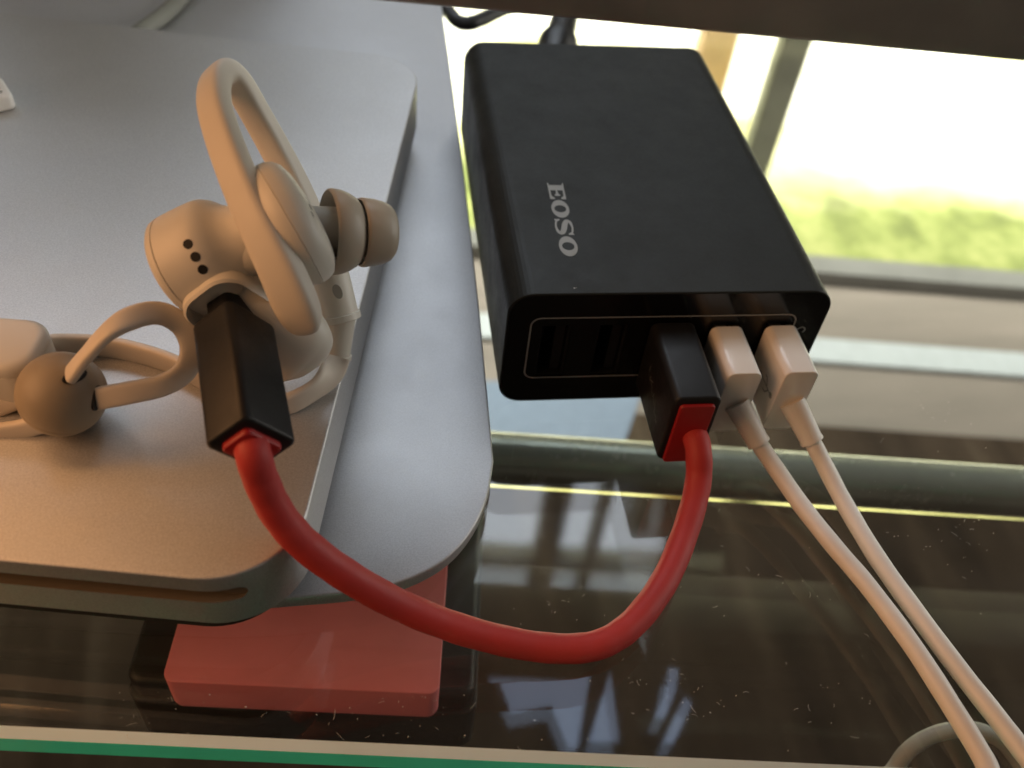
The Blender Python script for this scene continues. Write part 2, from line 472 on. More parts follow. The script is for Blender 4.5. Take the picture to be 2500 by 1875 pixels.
# garden door: threshold and uprights
door = thing('garden_door', desk(300, v_thr, FZ), 'garden door frame with a grey threshold bar behind the desk', 'door')
bm = new(); box(bm, (-1500, v_thr - 14, FZ + 1), (1600, v_thr + 26, FZ + 24), RD); finish('threshold', bm, 'threshold', door)
def upright(u, w, mat, name, dpt=46, z1=2300):
    bm = new(); prism(bm, desk(u, v_thr + 34, 420), frame((0, 0, 1), U), rrect(w, dpt, 5), z1 - 420, 1); return finish(name, bm, mat, door)
def garden_post(px, half, v_, mat, label):
    p0 = at_v(*px, v_); p1 = at_v(px[0] + half, px[1], v_); w = 2 * (p1 - p0).dot(U)
    t = thing('garden_post', desk(p0.dot(U), v_, FZ + 3), label, 'post', 'posts in the garden')
    bm = new(); prism(bm, desk(p0.dot(U), v_, FZ + 3), frame((0, 0, 1), U), rrect(w, w * 0.8, w * 0.12), 2100, 2); finish('shaft', bm, mat, t)
    bm = new(); prism(bm, desk(p0.dot(U), v_, FZ + 2103), frame((0, 0, 1), U), rrect(w * 1.25, w, w * 0.1), 24, 4); finish('cap', bm, mat, t)
garden_post((1893, 240), 36, v_thr + 110, 'post', 'blurred grey post outside, right of the charger')
garden_post((1742, 130), 44, v_thr + 480, 'post_wood', 'blurred tan wooden post outside, just behind the charger corner')
def reflected(u, v, plane_v, z0=0.0):
    g = at_z(u, v, z0); d = ray(u, v); d = Vector((d.x, d.y, -d.z)); return g + d * ((plane_v - g.dot(V)) / d.dot(V))
for px, wpx in ((1340, 62), (1452, 28)):
    a = reflected(px - wpx/2, 1300, v_thr + 34); b_ = reflected(px + wpx/2, 1300, v_thr + 34)
    upright((a + b_).dot(U) / 2, (b_ - a).dot(U), 'post', 'mullion')
for py, hpx in ((1352, 22),):
    a = reflected(1250, py, v_thr + 34); h = abs(reflected(1250, py - hpx/2, v_thr + 34).z - reflected(1250, py + hpx/2, v_thr + 34).z)
    bm = new(); prism(bm, desk(-1300, v_thr + 34, a.z), frame(U, (0, 0, 1)), rrect(h, 40, 4), 1900, 1); finish('transom', bm, 'post', door)
for z_, n_ in ((395, 'transom'), (2300, 'head')):
    bm = new(); prism(bm, desk(-1500, v_thr + 34, z_ + 12), frame(U, (0, 0, 1)), rrect(50, 46, 4), 3100, 1); finish(n_, bm, 'post', door)
for u_ in (-1500, 1600):
    bm = new(); prism(bm, desk(u_, v_thr + 34, FZ + 24), frame((0, 0, 1), U), rrect(60, 50, 4), 2320 - FZ - 24, 1); finish('jamb', bm, 'post', door)

# ------------------------------------------------------------------ glass desk
T = 5.2
y_front = at_z(0, 1796, 0).dot(V)
gl = desk(0, 0, 0)
dsk = thing('glass_desk', desk(0, 60, FZ), 'clear glass desk with green front edge, carrying the electronics', 'desk')
U0, U1, V0, V1, CH = -900.0, 900.0, y_front, 260.0, 1.35
bm = new(); poly(bm, [desk(U0, V0 + CH, 0), desk(U1, V0 + CH, 0), desk(U1, V1, 0), desk(U0, V1, 0)]); finish('glass_top', bm, 'glass', dsk, smooth=False)
bm = new(); poly(bm, [desk(U0, V0, -T), desk(U1, V0, -T), desk(U1, V1, -T), desk(U0, V1, -T)]); finish('glass_underside', bm, 'glass_low', dsk, smooth=False)
bm = new(); poly(bm, [desk(U0, V0 + CH, 0), desk(U1, V0 + CH, 0), desk(U1, V0, -0.9), desk(U0, V0, -0.9)]); finish('polished_bevel', bm, 'edge_pale', dsk, smooth=False)
bm = new(); poly(bm, [desk(U0, V0, -0.9), desk(U1, V0, -0.9), desk(U1, V0, -T), desk(U0, V0, -T)]); finish('front_edge', bm, 'edge_green', dsk, smooth=False)
# lower shelf and rail
SZ = -66.0
v_sh = (at_z(1210, 1194, SZ).dot(V) + at_z(2500, 1266, SZ).dot(V)) / 2
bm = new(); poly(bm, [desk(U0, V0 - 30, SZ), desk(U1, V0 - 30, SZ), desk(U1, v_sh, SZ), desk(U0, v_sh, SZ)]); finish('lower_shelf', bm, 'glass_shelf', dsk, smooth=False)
bm = new(); tl = math.radians(31); cw = 1.5; poly(bm, [desk(U0, v_sh, SZ), desk(U1, v_sh, SZ), desk(U1, v_sh + cw*math.cos(tl), SZ - cw*math.sin(tl)), desk(U0, v_sh + cw*math.cos(tl), SZ - cw*math.sin(tl))]); finish('shelf_edge', bm, 'edge_glow_mirror', dsk, smooth=False)  # tilted to mirror the bright patio as edge glow
v_t = at_z(1800, 1155, SZ - 12).dot(V)
bm = new(); prism(bm, desk(U0, v_t, SZ - 12), frame(U, (0, 0, 1)), circle(7.4, 32), U1 - U0, 0); finish('rail', bm, 'tube', dsk)
for u in (U0 + 40, U1 - 40):
    bm = new(); prism(bm, desk(u, v_t + 1.2, FZ), frame((0, 0, 1), U), rrect(34, 34, 5), -FZ - T - 0.2, 1); finish('leg', bm, 'tube', dsk)

# lint and dust lying on the glass
CL = [(2300, 1010), (2200, 1180), (2380, 1350), (1980, 1430), (1700, 1720), (2050, 1700), (1350, 1480), (2250, 1280), (1620, 1640)]
bm = new()
for i in range(230):
    u_, v_ = random.uniform(1230, 2500), random.uniform(1000, 1860)
    if random.random() < 0.22: u_, v_ = random.uniform(280, 1150), random.uniform(1690, 1800)
    elif random.random() < 0.6: cl = CL[i % len(CL)]; u_, v_ = random.gauss(cl[0], 55), random.gauss(cl[1], 40)
    c = at_z(u_, v_, 0.06); a = random.uniform(0, 6.28); l = random.choice((0.15, 0.15, 0.2, 0.25, 0.25, 0.5, 0.8, 1.3)) * random.uniform(.5, 1.2)
    w = random.uniform(0.02, 0.042) if l > 0.4 else random.uniform(0.04, 0.10); cu = random.uniform(-1.5, 1.5)
    n = 4; L_, R_ = [], []
    pos = Vector((c.x, c.y, 0.06)); ang = a
    for k in range(n + 1):
        nrm = Vector((-math.sin(ang), math.cos(ang), 0)); zz = Vector((0, 0, 0.02 + 0.12 * math.sin(math.pi * k / n)))
        L_.append(bm.verts.new(pos + nrm*w/2 + zz)); R_.append(bm.verts.new(pos - nrm*w/2 + zz))
        pos = pos + Vector((math.cos(ang), math.sin(ang), 0)) * l / n; ang += cu / n
    for k in range(n): bm.faces.new((L_[k], R_[k], R_[k+1], L_[k+1]))
o = finish('dust_lint', bm, 'lint', base=(30, -30, 0.05), smooth=False); o['kind'] = 'stuff'
tag(o, 'pale specks of dust and lint lying on the clear glass', 'dust')

# ------------------------------------------------------------------ red box on black box under the glass
ZR = -30.0
ra, rb, rc = at_z(393, 1663, ZR), at_z(1072, 1695, ZR), at_z(1098, 1410, ZR)
xdir = (rb - ra).normalized(); wr = (rb - ra).length; dr = 62.0
Rr = frame((0, 0, 1), xdir)
ctr = ra + xdir * wr/2 + Vector((-xdir.y, xdir.x, 0)) * dr/2
ZB = ZR - 12.5
red = thing('red_box', (ctr.x, ctr.y, ZB), 'flat red plastic box under the glass, on top of the black box', 'box')
bm = new(); prism(bm, Vector((ctr.x, ctr.y, ZB)), Rr, rrect(wr, dr, 2.0), ZR - ZB, 3.2, 0.3, 5); finish('shell', bm, 'box_red', red)
ba, bb = at_z(287, 1672, ZB), at_z(1168, 1712, ZB)
wb = (bb - ba).length; xd = (bb - ba).normalized()
yb = Vector((-xd.y, xd.x, 0))
bc = ba + xd * wb/2 + yb * (72/2)
blk = thing('black_box', (bc.x, bc.y, SZ + 0.4), 'large black box on the lower shelf beneath the red box', 'box')
bm = new(); prism(bm, Vector((bc.x, bc.y, SZ + 0.4)), frame((0, 0, 1), xd), rrect(wb, 72, 3), ZB - SZ - 0.4 - 6.2, 1.0, 0.4); finish('base', bm, 'box_black', blk)
bm = new(); prism(bm, Vector((bc.x, bc.y, ZB - 6)), frame((0, 0, 1), xd), rrect(wb - 1.5, 70.5, 3), 5.9, 0.3, 1.2); finish('lid', bm, 'box_black', blk)

# ------------------------------------------------------------------ monitor
chin_v = at_z(1700, 78, 75).dot(V)
mon = thing('monitor', (-95, 60, 0), 'aluminium desktop monitor whose dark lower edge hangs over the charger', 'monitor')
# foot plate
FT = 5.6
foot = []
foot += [(-0.4, 168), (-190, 176), (-196, -8), (-190, -18), (-170, -24)]
foot += [(-60, -40.0), (-46, -41.6)]
arc = spline([(-38.3, -41.9), (-26.3, -41.5), (-19.2, -40.2), (-12.8, -37.0), (-8.1, -32.0), (-4.9, -25.5), (-3.0, -18.0)], 6)
foot += arc
foot += [(-1.8, 20), (-0.9, 70), (-0.5, 120)]
bm = new(); slab(bm, foot, 2.4, FT, 0.35, 0.9); finish('foot_plate', bm, 'alu_foot', mon)
inner = [(-97 + (x + 97) * 0.965, 65 + (y - 65) * 0.965) for x, y in foot]
bm = new(); slab(bm, inner, 0.15, 2.5, 0, 0.2); finish('foot_pad', bm, 'rubber', mon)
# neck, curving up out of the foot towards the back of the screen
pts = []; rings = []
prof = [(150, FT - 0.3), (162, FT + 0.6), (174, 10), (184, 20), (189, 36), (190, 60), (186, 120), (176, 170), (160, 215)]
prof = spline(prof, 6)
bm = new()
for i, (yy, zz) in enumerate(prof):
    t = Vector((prof[min(i+1, len(prof)-1)][0] - prof[max(i-1, 0)][0], prof[min(i+1, len(prof)-1)][1] - prof[max(i-1, 0)][1])).normalized()
    n_ = Vector((t.y, -t.x)) * 4.0
    rings.append([Vector((x, yy, zz)) for x in (-160, -40)] + [Vector((x, yy + n_.x, zz + n_.y)) for x in (-40, -160)])
loft(bm, rings); finish('neck', bm, 'alu_foot', mon)
# housing with chin: bottom edge 75 mm over the glass
MU0, MU1, TH = -368.0, 176.0, 17.0
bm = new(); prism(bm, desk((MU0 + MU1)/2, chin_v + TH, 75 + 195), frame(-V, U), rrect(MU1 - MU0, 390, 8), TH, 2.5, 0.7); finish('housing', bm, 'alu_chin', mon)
SZ0 = 93.0
bm = new(); box(bm, (MU0 + 8, chin_v - 0.8, SZ0), (MU1 - 8, chin_v - 0.05, 457), RD); finish('screen', bm, 'screen', mon, smooth=False)
scr = bpy.data.objects['screen']
def on_screen(px):
    """Invented glowing areas on the screen, shaped for their reflection in the glass."""
    bm = new(); P = [reflected(x, y, chin_v - 1.1) for x, y in px]
    P = [Vector((q.x, q.y, max(q.z, SZ0 + 1))) for q in P]
    poly(bm, P); return bm
for px in ([(1200, 1600), (1248, 1742), (1345, 1722), (1388, 1828), (1412, 1828), (1448, 1610)], [(1490, 1640), (1438, 1812), (1512, 1812)],
           [(1652, 1590), (1622, 1700), (1598, 1752), (1622, 1755), (1650, 1690), (1672, 1600)], [(1672, 1700), (1618, 1815), (1645, 1815), (1690, 1720)]):
    o = finish('added_glow_area', on_screen(px), 'glow_blue', scr, smooth=False)
bm = new(); poly(bm, [desk(-330, chin_v - 1.1, 96), desk(-70, chin_v - 1.1, 96), desk(-80, chin_v - 1.1, 138), desk(-330, chin_v - 1.1, 138)])  # invented warm glow, added to tint the front of the drive orange
finish('added_glow_area', bm, 'glow_warm', scr, smooth=False)

# ------------------------------------------------------------------ disc drive
ZD = 22.5
A_D = math.radians(-10.0)
eu = Vector((math.cos(A_D), math.sin(A_D), 0)); ev = Vector((-math.sin(A_D), math.cos(A_D), 0))
rmid = at_z(880, 745, ZD); fmid = at_z(250, 1392, ZD)
du1 = rmid.dot(eu); dv0 = fmid.dot(ev); SD = 139.0
dc = eu * (du1 - SD/2) + ev * (dv0 + SD/2)
RDv = frame((0, 0, 1), eu)
drv = thing('disc_drive', (dc.x, dc.y, FT), 'square silver slot-loading disc drive lying on the monitor foot', 'disc drive')
outl = [tuple((dc.xy + (RDv @ Vector((x, y, 0))).xy)) for x, y in rrect(SD, SD, 12.0, 14)]
bm = new(); slab(bm, outl, 10.9, ZD, 0.35, 0.5); body = finish('body', bm, 'alu', drv)
# slot, carved in the front face
zs = 18.1; x1 = SD/2 - 6.0
cb = new(); prism(cb, dc + RDv @ Vector((0, -SD/2 - 2, 0)) + Vector((0, 0, zs)), frame(ev, eu), rrect(2*x1, 2.8, 1.39, 8), 7.0, 0); cut(body, cb, 'slot_felt')
bm = new(); prism(bm, dc + RDv @ Vector((0, -SD/2 + 1.7, 0)) + Vector((0, 0, zs)), frame(ev, eu), rrect(2*x1 - 0.1, 2.75, 1.3, 8), 0.5, 0); finish('slot_lining', bm, 'slot_felt', drv)
outl2 = [tuple((dc.xy + (RDv @ Vector((x * 0.968, y * 0.968, 0))).xy)) for x, y in rrect(SD, SD, 12.0, 14)]
bm = new(); slab(bm, outl2, FT + 0.05, 11.0, 0, 0.3); finish('base_pad', bm, 'rubber', drv)

# ------------------------------------------------------------------ white card at the left
cpt = at_z(27, 232, ZD + 3.0)
dirv = (at_z(4, 196, ZD + 3) - cpt); e1 = dirv.normalized(); e2 = Vector((e1.y, -e1.x, 0)) * -1
if e2.x > 0: e2 = -e2
wC, lC = dirv.length + 2.2, 24.0
cc = cpt + e1 * (wC/2 - 0.3) + e2 * (lC/2 - 0.3); cc.z = ZD
crd = thing('white_adapter', (cc.x, cc.y, ZD), 'white plastic adapter with faint grey print at the left end of the drive', 'adapter')
Rc = frame((0, 0, 1), e1)
bm = new(); prism(bm, Vector((cc.x, cc.y, ZD + 0.05)), Rc, rrect(wC, lC, 1.2), 3.0, 0.5, 0.5); finish('body', bm, 'tag_white', crd)
for k in range(2):
    q = cpt + e1 * (2.0 + 1.6 * k) + e2 * 1.9
    bm = new(); out = []; Rq = frame((0, 0, 1), e1)
    o_ = [Vector((q.x, q.y, ZD + 3.09)) + Rq @ Vector((0.62*math.cos(t), 0.85*math.sin(t), 0)) for t in [i*math.pi/10 for i in range(20)]]
    i_ = [Vector((q.x, q.y, ZD + 3.09)) + Rq @ Vector((0.34*math.cos(t), 0.5*math.sin(t), 0)) for t in [i*math.pi/10 for i in range(20)]]
    a_ = [bm.verts.new(p) for p in o_]; b2 = [bm.verts.new(p) for p in i_]
    for i in range(20): bm.faces.new((a_[i], a_[(i+1) % 20], b2[(i+1) % 20], b2[i]))
    finish('printed_mark', bm, 'grey_cord', crd, smooth=False)

# ------------------------------------------------------------------ charger
W, D, H = 58.0, 88.7, 26.56
chg = thing('usb_charger', (W/2, D/2, 0), 'black box-shaped five-port USB charger with grey lettering on top', 'charger')
RY = Matrix(((1, 0, 0), (0, 0, 1), (0, 1, 0))).transposed()     # outline x -> x, y -> z, extrude -> y
RY = Matrix(((1, 0, 0), (0, 0, 1), (0, 1, 0)))
bm = new(); prism(bm, Vector((W/2, 0.0, H/2)), RY, rrect(W, H, 4.4, 10), D, 0.25, 1.2); body = finish('body', bm, 'black_shell', chg)
cb = new(); prism(cb, Vector((W/2, -1, H/2)), RY, rrect(W - 0.6, H - 0.6, 4.1, 10), 3.4, 0); cut(body, cb)
bm = new(); prism(bm, Vector((W/2, 0.12, H/2)), RY, rrect(W - 0.7, H - 0.7, 4.05, 10), 2.2, 0.12, 0); plate = finish('front_plate', bm, 'black_gloss', chg)
PX = [8.9 + 10.2 * i for i in range(5)]; PZ = 12.9
for x in PX:
    cb = new(); box(cb, (x - 2.6, -1, PZ - 6.3), (x + 2.6, 4, PZ + 6.3)); cut(plate, cb)
for x in PX:
    bm = new()
    # open socket: four thin walls and a floor
    for lo, hi in (((x-2.58, 0.5, PZ-6.25), (x-2.3, 9, PZ+6.25)), ((x+2.3, 0.5, PZ-6.25), (x+2.58, 9, PZ+6.25)),
                   ((x-2.3, 0.5, PZ+5.95), (x+2.3, 9, PZ+6.25)), ((x-2.3, 0.5, PZ-6.25), (x+2.3, 9, PZ-5.95)), ((x-2.3, 8.7, PZ-5.95), (x+2.3, 9, PZ+5.95))):
        box(bm, lo, hi)
    # make room for the socket inside the shell
    port = finish('usb_port', bm, 'port_dark', chg, smooth=False)
    bm = new(); box(bm, (x + 0.2, 1.2, PZ - 5.4), (x + 1.9, 8.6, PZ + 5.4)); finish('tongue', bm, 'print_grey' if False else 'black_plug', port, smooth=False)
cb = new(); box(cb, (PX[0] - 2.65, 1.0, PZ - 6.32), (PX[4] + 2.65, 10.0, PZ + 6.32)); cut(body, cb)
# printed frame round the ports
bm = new(); o1 = rrect(48.4, 15.0, 1.9, 6); o2 = rrect(47.8, 14.4, 1.6, 6)
cx, cz = 28.4, 13.7
a_ = [bm.verts.new((cx + x, 0.06, cz + z)) for x, z in o1]; b2 = [bm.verts.new((cx + x, 0.06, cz + z)) for x, z in o2]
for i in range(len(a_)): bm.faces.new((a_[i], a_[(i+1) % len(a_)], b2[(i+1) % len(a_)], b2[i]))
finish('printed_frame', bm, 'print_grey', chg, smooth=False)
# small printed sign at the right of the frame
bm = new(); sg = spline([(53.1, 16.3), (53.4, 17.3), (54.3, 17.9), (55.0, 17.3), (54.7, 16.6)], 6)
for i in range(len(sg) - 1):
    p, q = Vector((sg[i][0], 0, sg[i][1])), Vector((sg[i+1][0], 0, sg[i+1][1])); t = (q - p).normalized(); n_ = Vector((-t.z, 0, t.x)) * 0.13
    poly(bm, [p + n_ + Vector((0, .055, 0)), q + n_ + Vector((0, .055, 0)), q - n_ + Vector((0, .055, 0)), p - n_ + Vector((0, .055, 0))])
finish('printed_sign', bm, 'print_grey', chg, smooth=False)
# lettering EOSO on the lid: reads towards the ports, letter tops to the right
L0 = Vector((10.95, 31.9, H + 0.02)); Lend = Vector((10.35, 9.9, H + 0.02))
rd = (Lend - L0).normalized(); lu = Vector((-rd.y, rd.x, 0))
LH = 3.05
def lp(x, y): return L0 + rd * x + lu * (y * LH)
def ring_letter(x0, w):
    bm = new(); n = 40
    a_ = [bm.verts.new(lp(x0 + w/2 + w/2*math.cos(t), 0.5 + 0.54*math.sin(t))) for t in [2*math.pi*i/n for i in range(n)]]
    b2 = [bm.verts.new(lp(x0 + w/2 + w*0.20*math.cos(t), 0.5 + 0.36*math.sin(t))) for t in [2*math.pi*i/n for i in range(n)]]
    for i in range(n): bm.faces.new((a_[i], a_[(i+1) % n], b2[(i+1) % n], b2[i]))
    return bm
def e_letter(x0, w):
    bm = new()
    def q(pts): poly(bm, [lp(x0 + w*x, y) for x, y in pts])
    q([(0.14, 0.10), (0.46, 0.10), (0.46, 0.90), (0.14, 0.90)])
    q([(0, 0), (0.46, 0), (0.46, 0.10), (0.14, 0.10), (0, 0.05)]); q([(0, 1), (0, 0.95), (0.14, 0.90), (0.46, 0.90), (0.46, 1)])
    q([(0.46, 0), (1.0, 0), (1.0, 0.30), (0.93, 0.30), (0.80, 0.13), (0.46, 0.11)])
    q([(0.46, 1), (0.46, 0.89), (0.80, 0.87), (0.93, 0.70), (1.0, 0.70), (1.0, 1)])
    q([(0.46, 0.45), (0.66, 0.43), (0.74, 0.33), (0.80, 0.33), (0.80, 0.67), (0.74, 0.67), (0.66, 0.57), (0.46, 0.55)])
    return bm
def s_letter(x0, w):
    bm = new()
    c = spline([(0.96, 0.80, .03), (0.80, 0.93, .055), (0.50, 0.985, .06), (0.22, 0.90, .10), (0.14, 0.72, .14), (0.34, 0.575, .17), (0.64, 0.46, .17), (0.86, 0.30, .15), (0.78, 0.10, .10), (0.50, 0.015, .06), (0.20, 0.07, .055), (0.04, 0.20, .03)], 7)
    P = [(Vector((x * w, y * LH)), r) for x, y, r in c]; Lv, Rv = [], []
    for i, (p, r) in enumerate(P):
        t = (P[min(i+1, len(P)-1)][0] - P[max(i-1, 0)][0]).normalized(); n_ = Vector((-t.y, t.x)) * r * LH
        Lv.append(bm.verts.new(L0 + rd*(x0 + (p + n_).x) + lu*(p + n_).y)); Rv.append(bm.verts.new(L0 + rd*(x0 + (p - n_).x) + lu*(p - n_).y))
    for i in range(len(P) - 1): bm.faces.new((Lv[i], Rv[i], Rv[i+1], Lv[i+1]))
    for sx, sy, dy in ((0.97, 1.03, -0.34), (0.03, -0.03, 0.34)):
        s_ = 1 if sx > 0.5 else -1
        poly(bm, [L0 + rd*(x0 + w*a) + lu*(b*LH) + Vector((0, 0, 0.01)) for a, b in ((sx, sy), (sx, sy + dy), (sx - s_*0.07, sy + dy), (sx - s_*0.18, sy + dy*0.35))])
    return bm
finish('letter', e_letter(0.0, 5.2), 'print_grey', chg, smooth=False)
finish('letter', ring_letter(5.5, 5.4), 'print_grey', chg, smooth=False)
finish('letter', s_letter(11.2, 4.9), 'print_grey', chg, smooth=False)
finish('letter', ring_letter(16.4, 5.6), 'print_grey', chg, smooth=False)
sc_p = at_z(1402, 704, H + 0.03)
bm = new()
for a_, l_ in ((0.4, 0.55), (2.0, 0.4), (1.2, 0.35)):
    d_ = Vector((math.cos(a_), math.sin(a_), 0)); n_ = Vector((-d_.y, d_.x, 0)) * 0.06
    poly(bm, [sc_p + n_, sc_p + d_ * l_, sc_p - n_, sc_p - d_ * 0.1])
finish('scuff', bm, 'print_white', chg, smooth=False)

# ------------------------------------------------------------------ mains cord behind the charger
pc = thing('mains_cord', (24, 102, 5), 'black mains plug and cord in the back of the charger', 'power cord')
bm = new(); prism(bm, Vector((24.6, 89.3, 12.0)), RY, rrect(11.0, 9.0, 2.5, 6), 20.0, 0.6, 2.0); finish('plug', bm, 'black_cord', pc)
bm = new(); prism(bm, Vector((25.2, 89.0, 12.0)), RY, rrect(14.0, 11.0, 3.0, 6), 5.0, 0.6, 1.0); finish('plug_flange', bm, 'black_plug', pc)
mx_ = at_z(1372, 70, 15); ma = Vector((24.6, 104, 13)); md_ = (mx_ - ma); ml = md_.length
bm = new(); lathe(bm, ma, md_, [(0, 3.0), (1, 4.6), (ml*0.35, 4.8), (ml*0.45, 5.2), (ml*0.62, 5.0), (ml*0.66, 4.1), (ml*0.85, 3.8), (ml*1.5, 3.4), (ml*1.9, 3.0)], 28); finish('strain_relief', bm, 'black_cord', pc)
c0 = ma + md_*1.8
bm = new(); tube(bm, [Vector(p) for p in spline([c0, c0 + Vector((4, 20, -5)), (c0.x + 16, c0.y + 50, 3.2), (c0.x + 38, c0.y + 75, 3.2)], 8)], 2.9); finish('cord', bm, 'black_cord', pc)
bm = new()
lp_ = [at_z(1085, 12, 2.2), at_z(1100, 34, 2.2), at_z(1118, 52, 2.2), at_z(1145, 57, 2.2), at_z(1178, 46, 2.2), at_z(1215, 28, 2.2), at_z(1260, 8, 2.2)]
tube(bm, [Vector(p) for p in spline(lp_, 8)], 2.1); tag(finish('looped_black_cable', bm, 'black_cord'), 'thin black cord looping on the glass behind monitor foot and charger', 'cord')
bm = new()
lp_ = [at_z(470, -40, FT + 2.2), at_z(430, 8, FT + 2.2), at_z(395, 40, FT + 2.2), at_z(350, 72, FT + 2.2), at_z(310, 98, FT + 2.2)]
tube(bm, [Vector(p) for p in spline(lp_, 8)], 2.1); tag(finish('grey_cord', bm, 'grey_cord'), 'blurred grey cord lying behind the disc drive on the foot', 'cord')

# ------------------------------------------------------------------ white USB cables
def white_cable(ix, label, path, bend):
    x = PX[ix]
    base = Vector((x, -6, 3))
    t = thing('white_usb_cable', base, label, 'cable', 'white cables plugged into the charger')
    zc, hz = 11.75, 15.0
    bm = new(); prism(bm, Vector((x, -12.4, zc)), RY, rrect(6.1, hz, 1.35, 8), 11.9, 0.22, 0.5); plug = finish('plug', bm, 'white_gloss', t)
    bm = new(); box(bm, (x - 2.15, -0.45, PZ - 5.85), (x + 0.1, 6.0, PZ + 5.85)); finish('connector', bm, 'port_metal', plug, smooth=False)
    bm = new(); xm = x - 3.075      # printed USB trident on the plug's left side
    def bar(y0, z0, y1, z1, w_=0.16):
        d_ = Vector((0, y1 - y0, z1 - z0)).normalized(); n_ = Vector((0, -d_.z, d_.y)) * w_
        poly(bm, [Vector((xm, y0, z0)) + n_, Vector((xm, y1, z1)) + n_, Vector((xm, y1, z1)) - n_, Vector((xm, y0, z0)) - n_])
    bar(-10.4, 11.6, -5.2, 11.6); bar(-8.6, 11.6, -7.6, 13.0); bar(-7.6, 13.0, -6.8, 13.0); bar(-9.4, 11.6, -8.4, 10.2); bar(-8.4, 10.2, -7.4, 10.2)
    poly(bm, [Vector((xm, -5.2, 12.2)), Vector((xm, -4.2, 11.6)), Vector((xm, -5.2, 11.0))])
    poly(bm, [Vector((xm, -10.6 + 0.6 * math.cos(t_), 11.6 + 0.6 * math.sin(t_))) for t_ in [k_ * math.pi / 8 for k_ in range(16)]])
    finish('printed_sign', bm, 'mark', plug, smooth=False)
    s0 = Vector((x + 0.6, -12.0, 11.3)); s1 = at_z(*bend[0], bend[1]); 
    ax = (s1 - s0); ln = ax.length
    bm = new(); lathe(bm, s0, ax, [(0, 2.3), (ln*0.15, 2.25), (ln*0.9, 1.98), (ln*0.97, 2.08), (ln, 2.05), (ln, 1.6), (ln - 0.5, 1.35)], 28); finish('strain_relief', bm, 'white_cord', t)
    pts = [s0 + ax * 0.7, s1] + [at_z(u, v, z) for u, v, z in path]
    e_ = pts[-1]; pts += [e_ + Vector((9, -15, -0.5)), e_ + Vector((14, -24, -9)), e_ + Vector((17, -29, -40)), e_ + Vector((18, -30, -140)), e_ + Vector((14, -26, -300))]
    bm = new(); tube(bm, [Vector(p) for p in spline(pts, 8)], 1.52); finish('cord', bm, 'white_cord', t)
white_cable(3, 'white USB cable plugged in beside the black plug, running over the other white cable',
            [(1893, 1142, 4.2), (1960, 1238, 2.6), (2040, 1338, 2.4), (2120, 1432, 2.2), (2230, 1580, 2.0), (2330, 1735, 2.0), (2400, 1850, 2.2), (2460, 1955, 2.4)], ((1853, 1083), 6.4))
white_cable(4, 'white USB cable in the outermost charger port, running along the far side of the other',
            [(2015, 1140, 4.0), (2065, 1235, 2.0), (2140, 1360, 1.45), (2240, 1500, 1.45), (2345, 1640, 1.45), (2440, 1760, 1.45), (2520, 1865, 1.6), (2600, 1970, 1.8)], ((1983, 1078), 6.4))
bm = new()
lp_ = [at_z(2060, 2160, -160), at_z(2095, 2050, -70), at_z(2130, 1960, -40), at_z(2185, 1875, -36), at_z(2225, 1826, -33), at_z(2290, 1790, -31), at_z(2370, 1781, -30), at_z(2430, 1800, -31), at_z(2480, 1850, -34), at_z(2540, 1960, -40), at_z(2590, 2080, -75), at_z(2620, 2180, -160)]
tube(bm, [Vector(p) for p in spline(lp_, 8)], 1.45); tag(finish('bowed_grey_cable', bm, 'bowed_cord'), 'greyish white cord bowed in an arc beneath the glass at the right corner', 'cord')

# ------------------------------------------------------------------ red and black charging cable
rc = thing('red_charging_cable', (29.3, -9, 4.2), 'short red cable with black plugs linking charger and earphone', 'cable')
x = PX[2]
bm = new(); prism(bm, Vector((x + 0.1, -18.5, 12.35)), RY, rrect(8.0, 15.9, 1.3, 8), 18.0, 0.5, 0.5); pa = finish('plug', bm, 'black_plug', rc)
bm = new(); box(bm, (x - 2.15, -0.45, PZ - 5.85), (x + 0.1, 6.0, PZ + 5.85)); finish('connector', bm, 'port_metal', pa, smooth=False)
bm = new(); prism(bm, Vector((x + 0.1, -19.1, 11.7)), RY, rrect(6.0, 14.4, 0.7, 5), 1.2, 0.25, 0); finish('collar', bm, 'red_collar', rc)
# scratches scrawled on the plug's left side
bm = new()
for k in range(9):
    c = Vector((x - 3.93, -5.5 - k * 1.05 + random.uniform(-.3, .3), 14.0 - k * 0.55 + random.uniform(-.5, .5)))
    d1 = Vector((0, random.uniform(-.9, .9), random.uniform(-.9, .9))); n_ = Vector((0, -d1.z, d1.y)).normalized() * 0.05
    poly(bm, [c - d1 + n_, c + d1 + n_, c + d1 - n_, c - d1 - n_])
finish('scratch_marks', bm, 'print_grey', rc, smooth=False)
# small plug in the earphone
aC = Vector((0.106, -0.855, 0.506)).normalized()
ax_p = (at_d(615, 1086, 111.5) - at_d(571, 794, 123.5)); LN = ax_p.length; ax_p.normalize(); e1_p = cam_dir(6.5, 3.2, 2.8); Rp = frame(ax_p, e1_p)
PB = at_d(615, 1086, 111.5)
PT = PB - ax_p * LN
bm = new(); prism(bm, PT, Rp, rrect(7.2, 9.0, 1.2, 6), LN, 0.9, 0.5); pm = finish('plug', bm, 'black_plug', rc)
bm = new(); prism(bm, PT - ax_p * 5.0, Rp, rrect(4.2, 6.0, 1.0, 6), 5.2, 0.2, 0); finish('plug_nose', bm, 'black_plug', pm)
bm = new(); prism(bm, PB - ax_p * 0.3, Rp, rrect(4.7, 6.2, 0.9, 6), 1.2, 0, 0.3); finish('collar', bm, 'red_collar', rc)
end = Vector((x + 1.3, -18.6, 11.2))
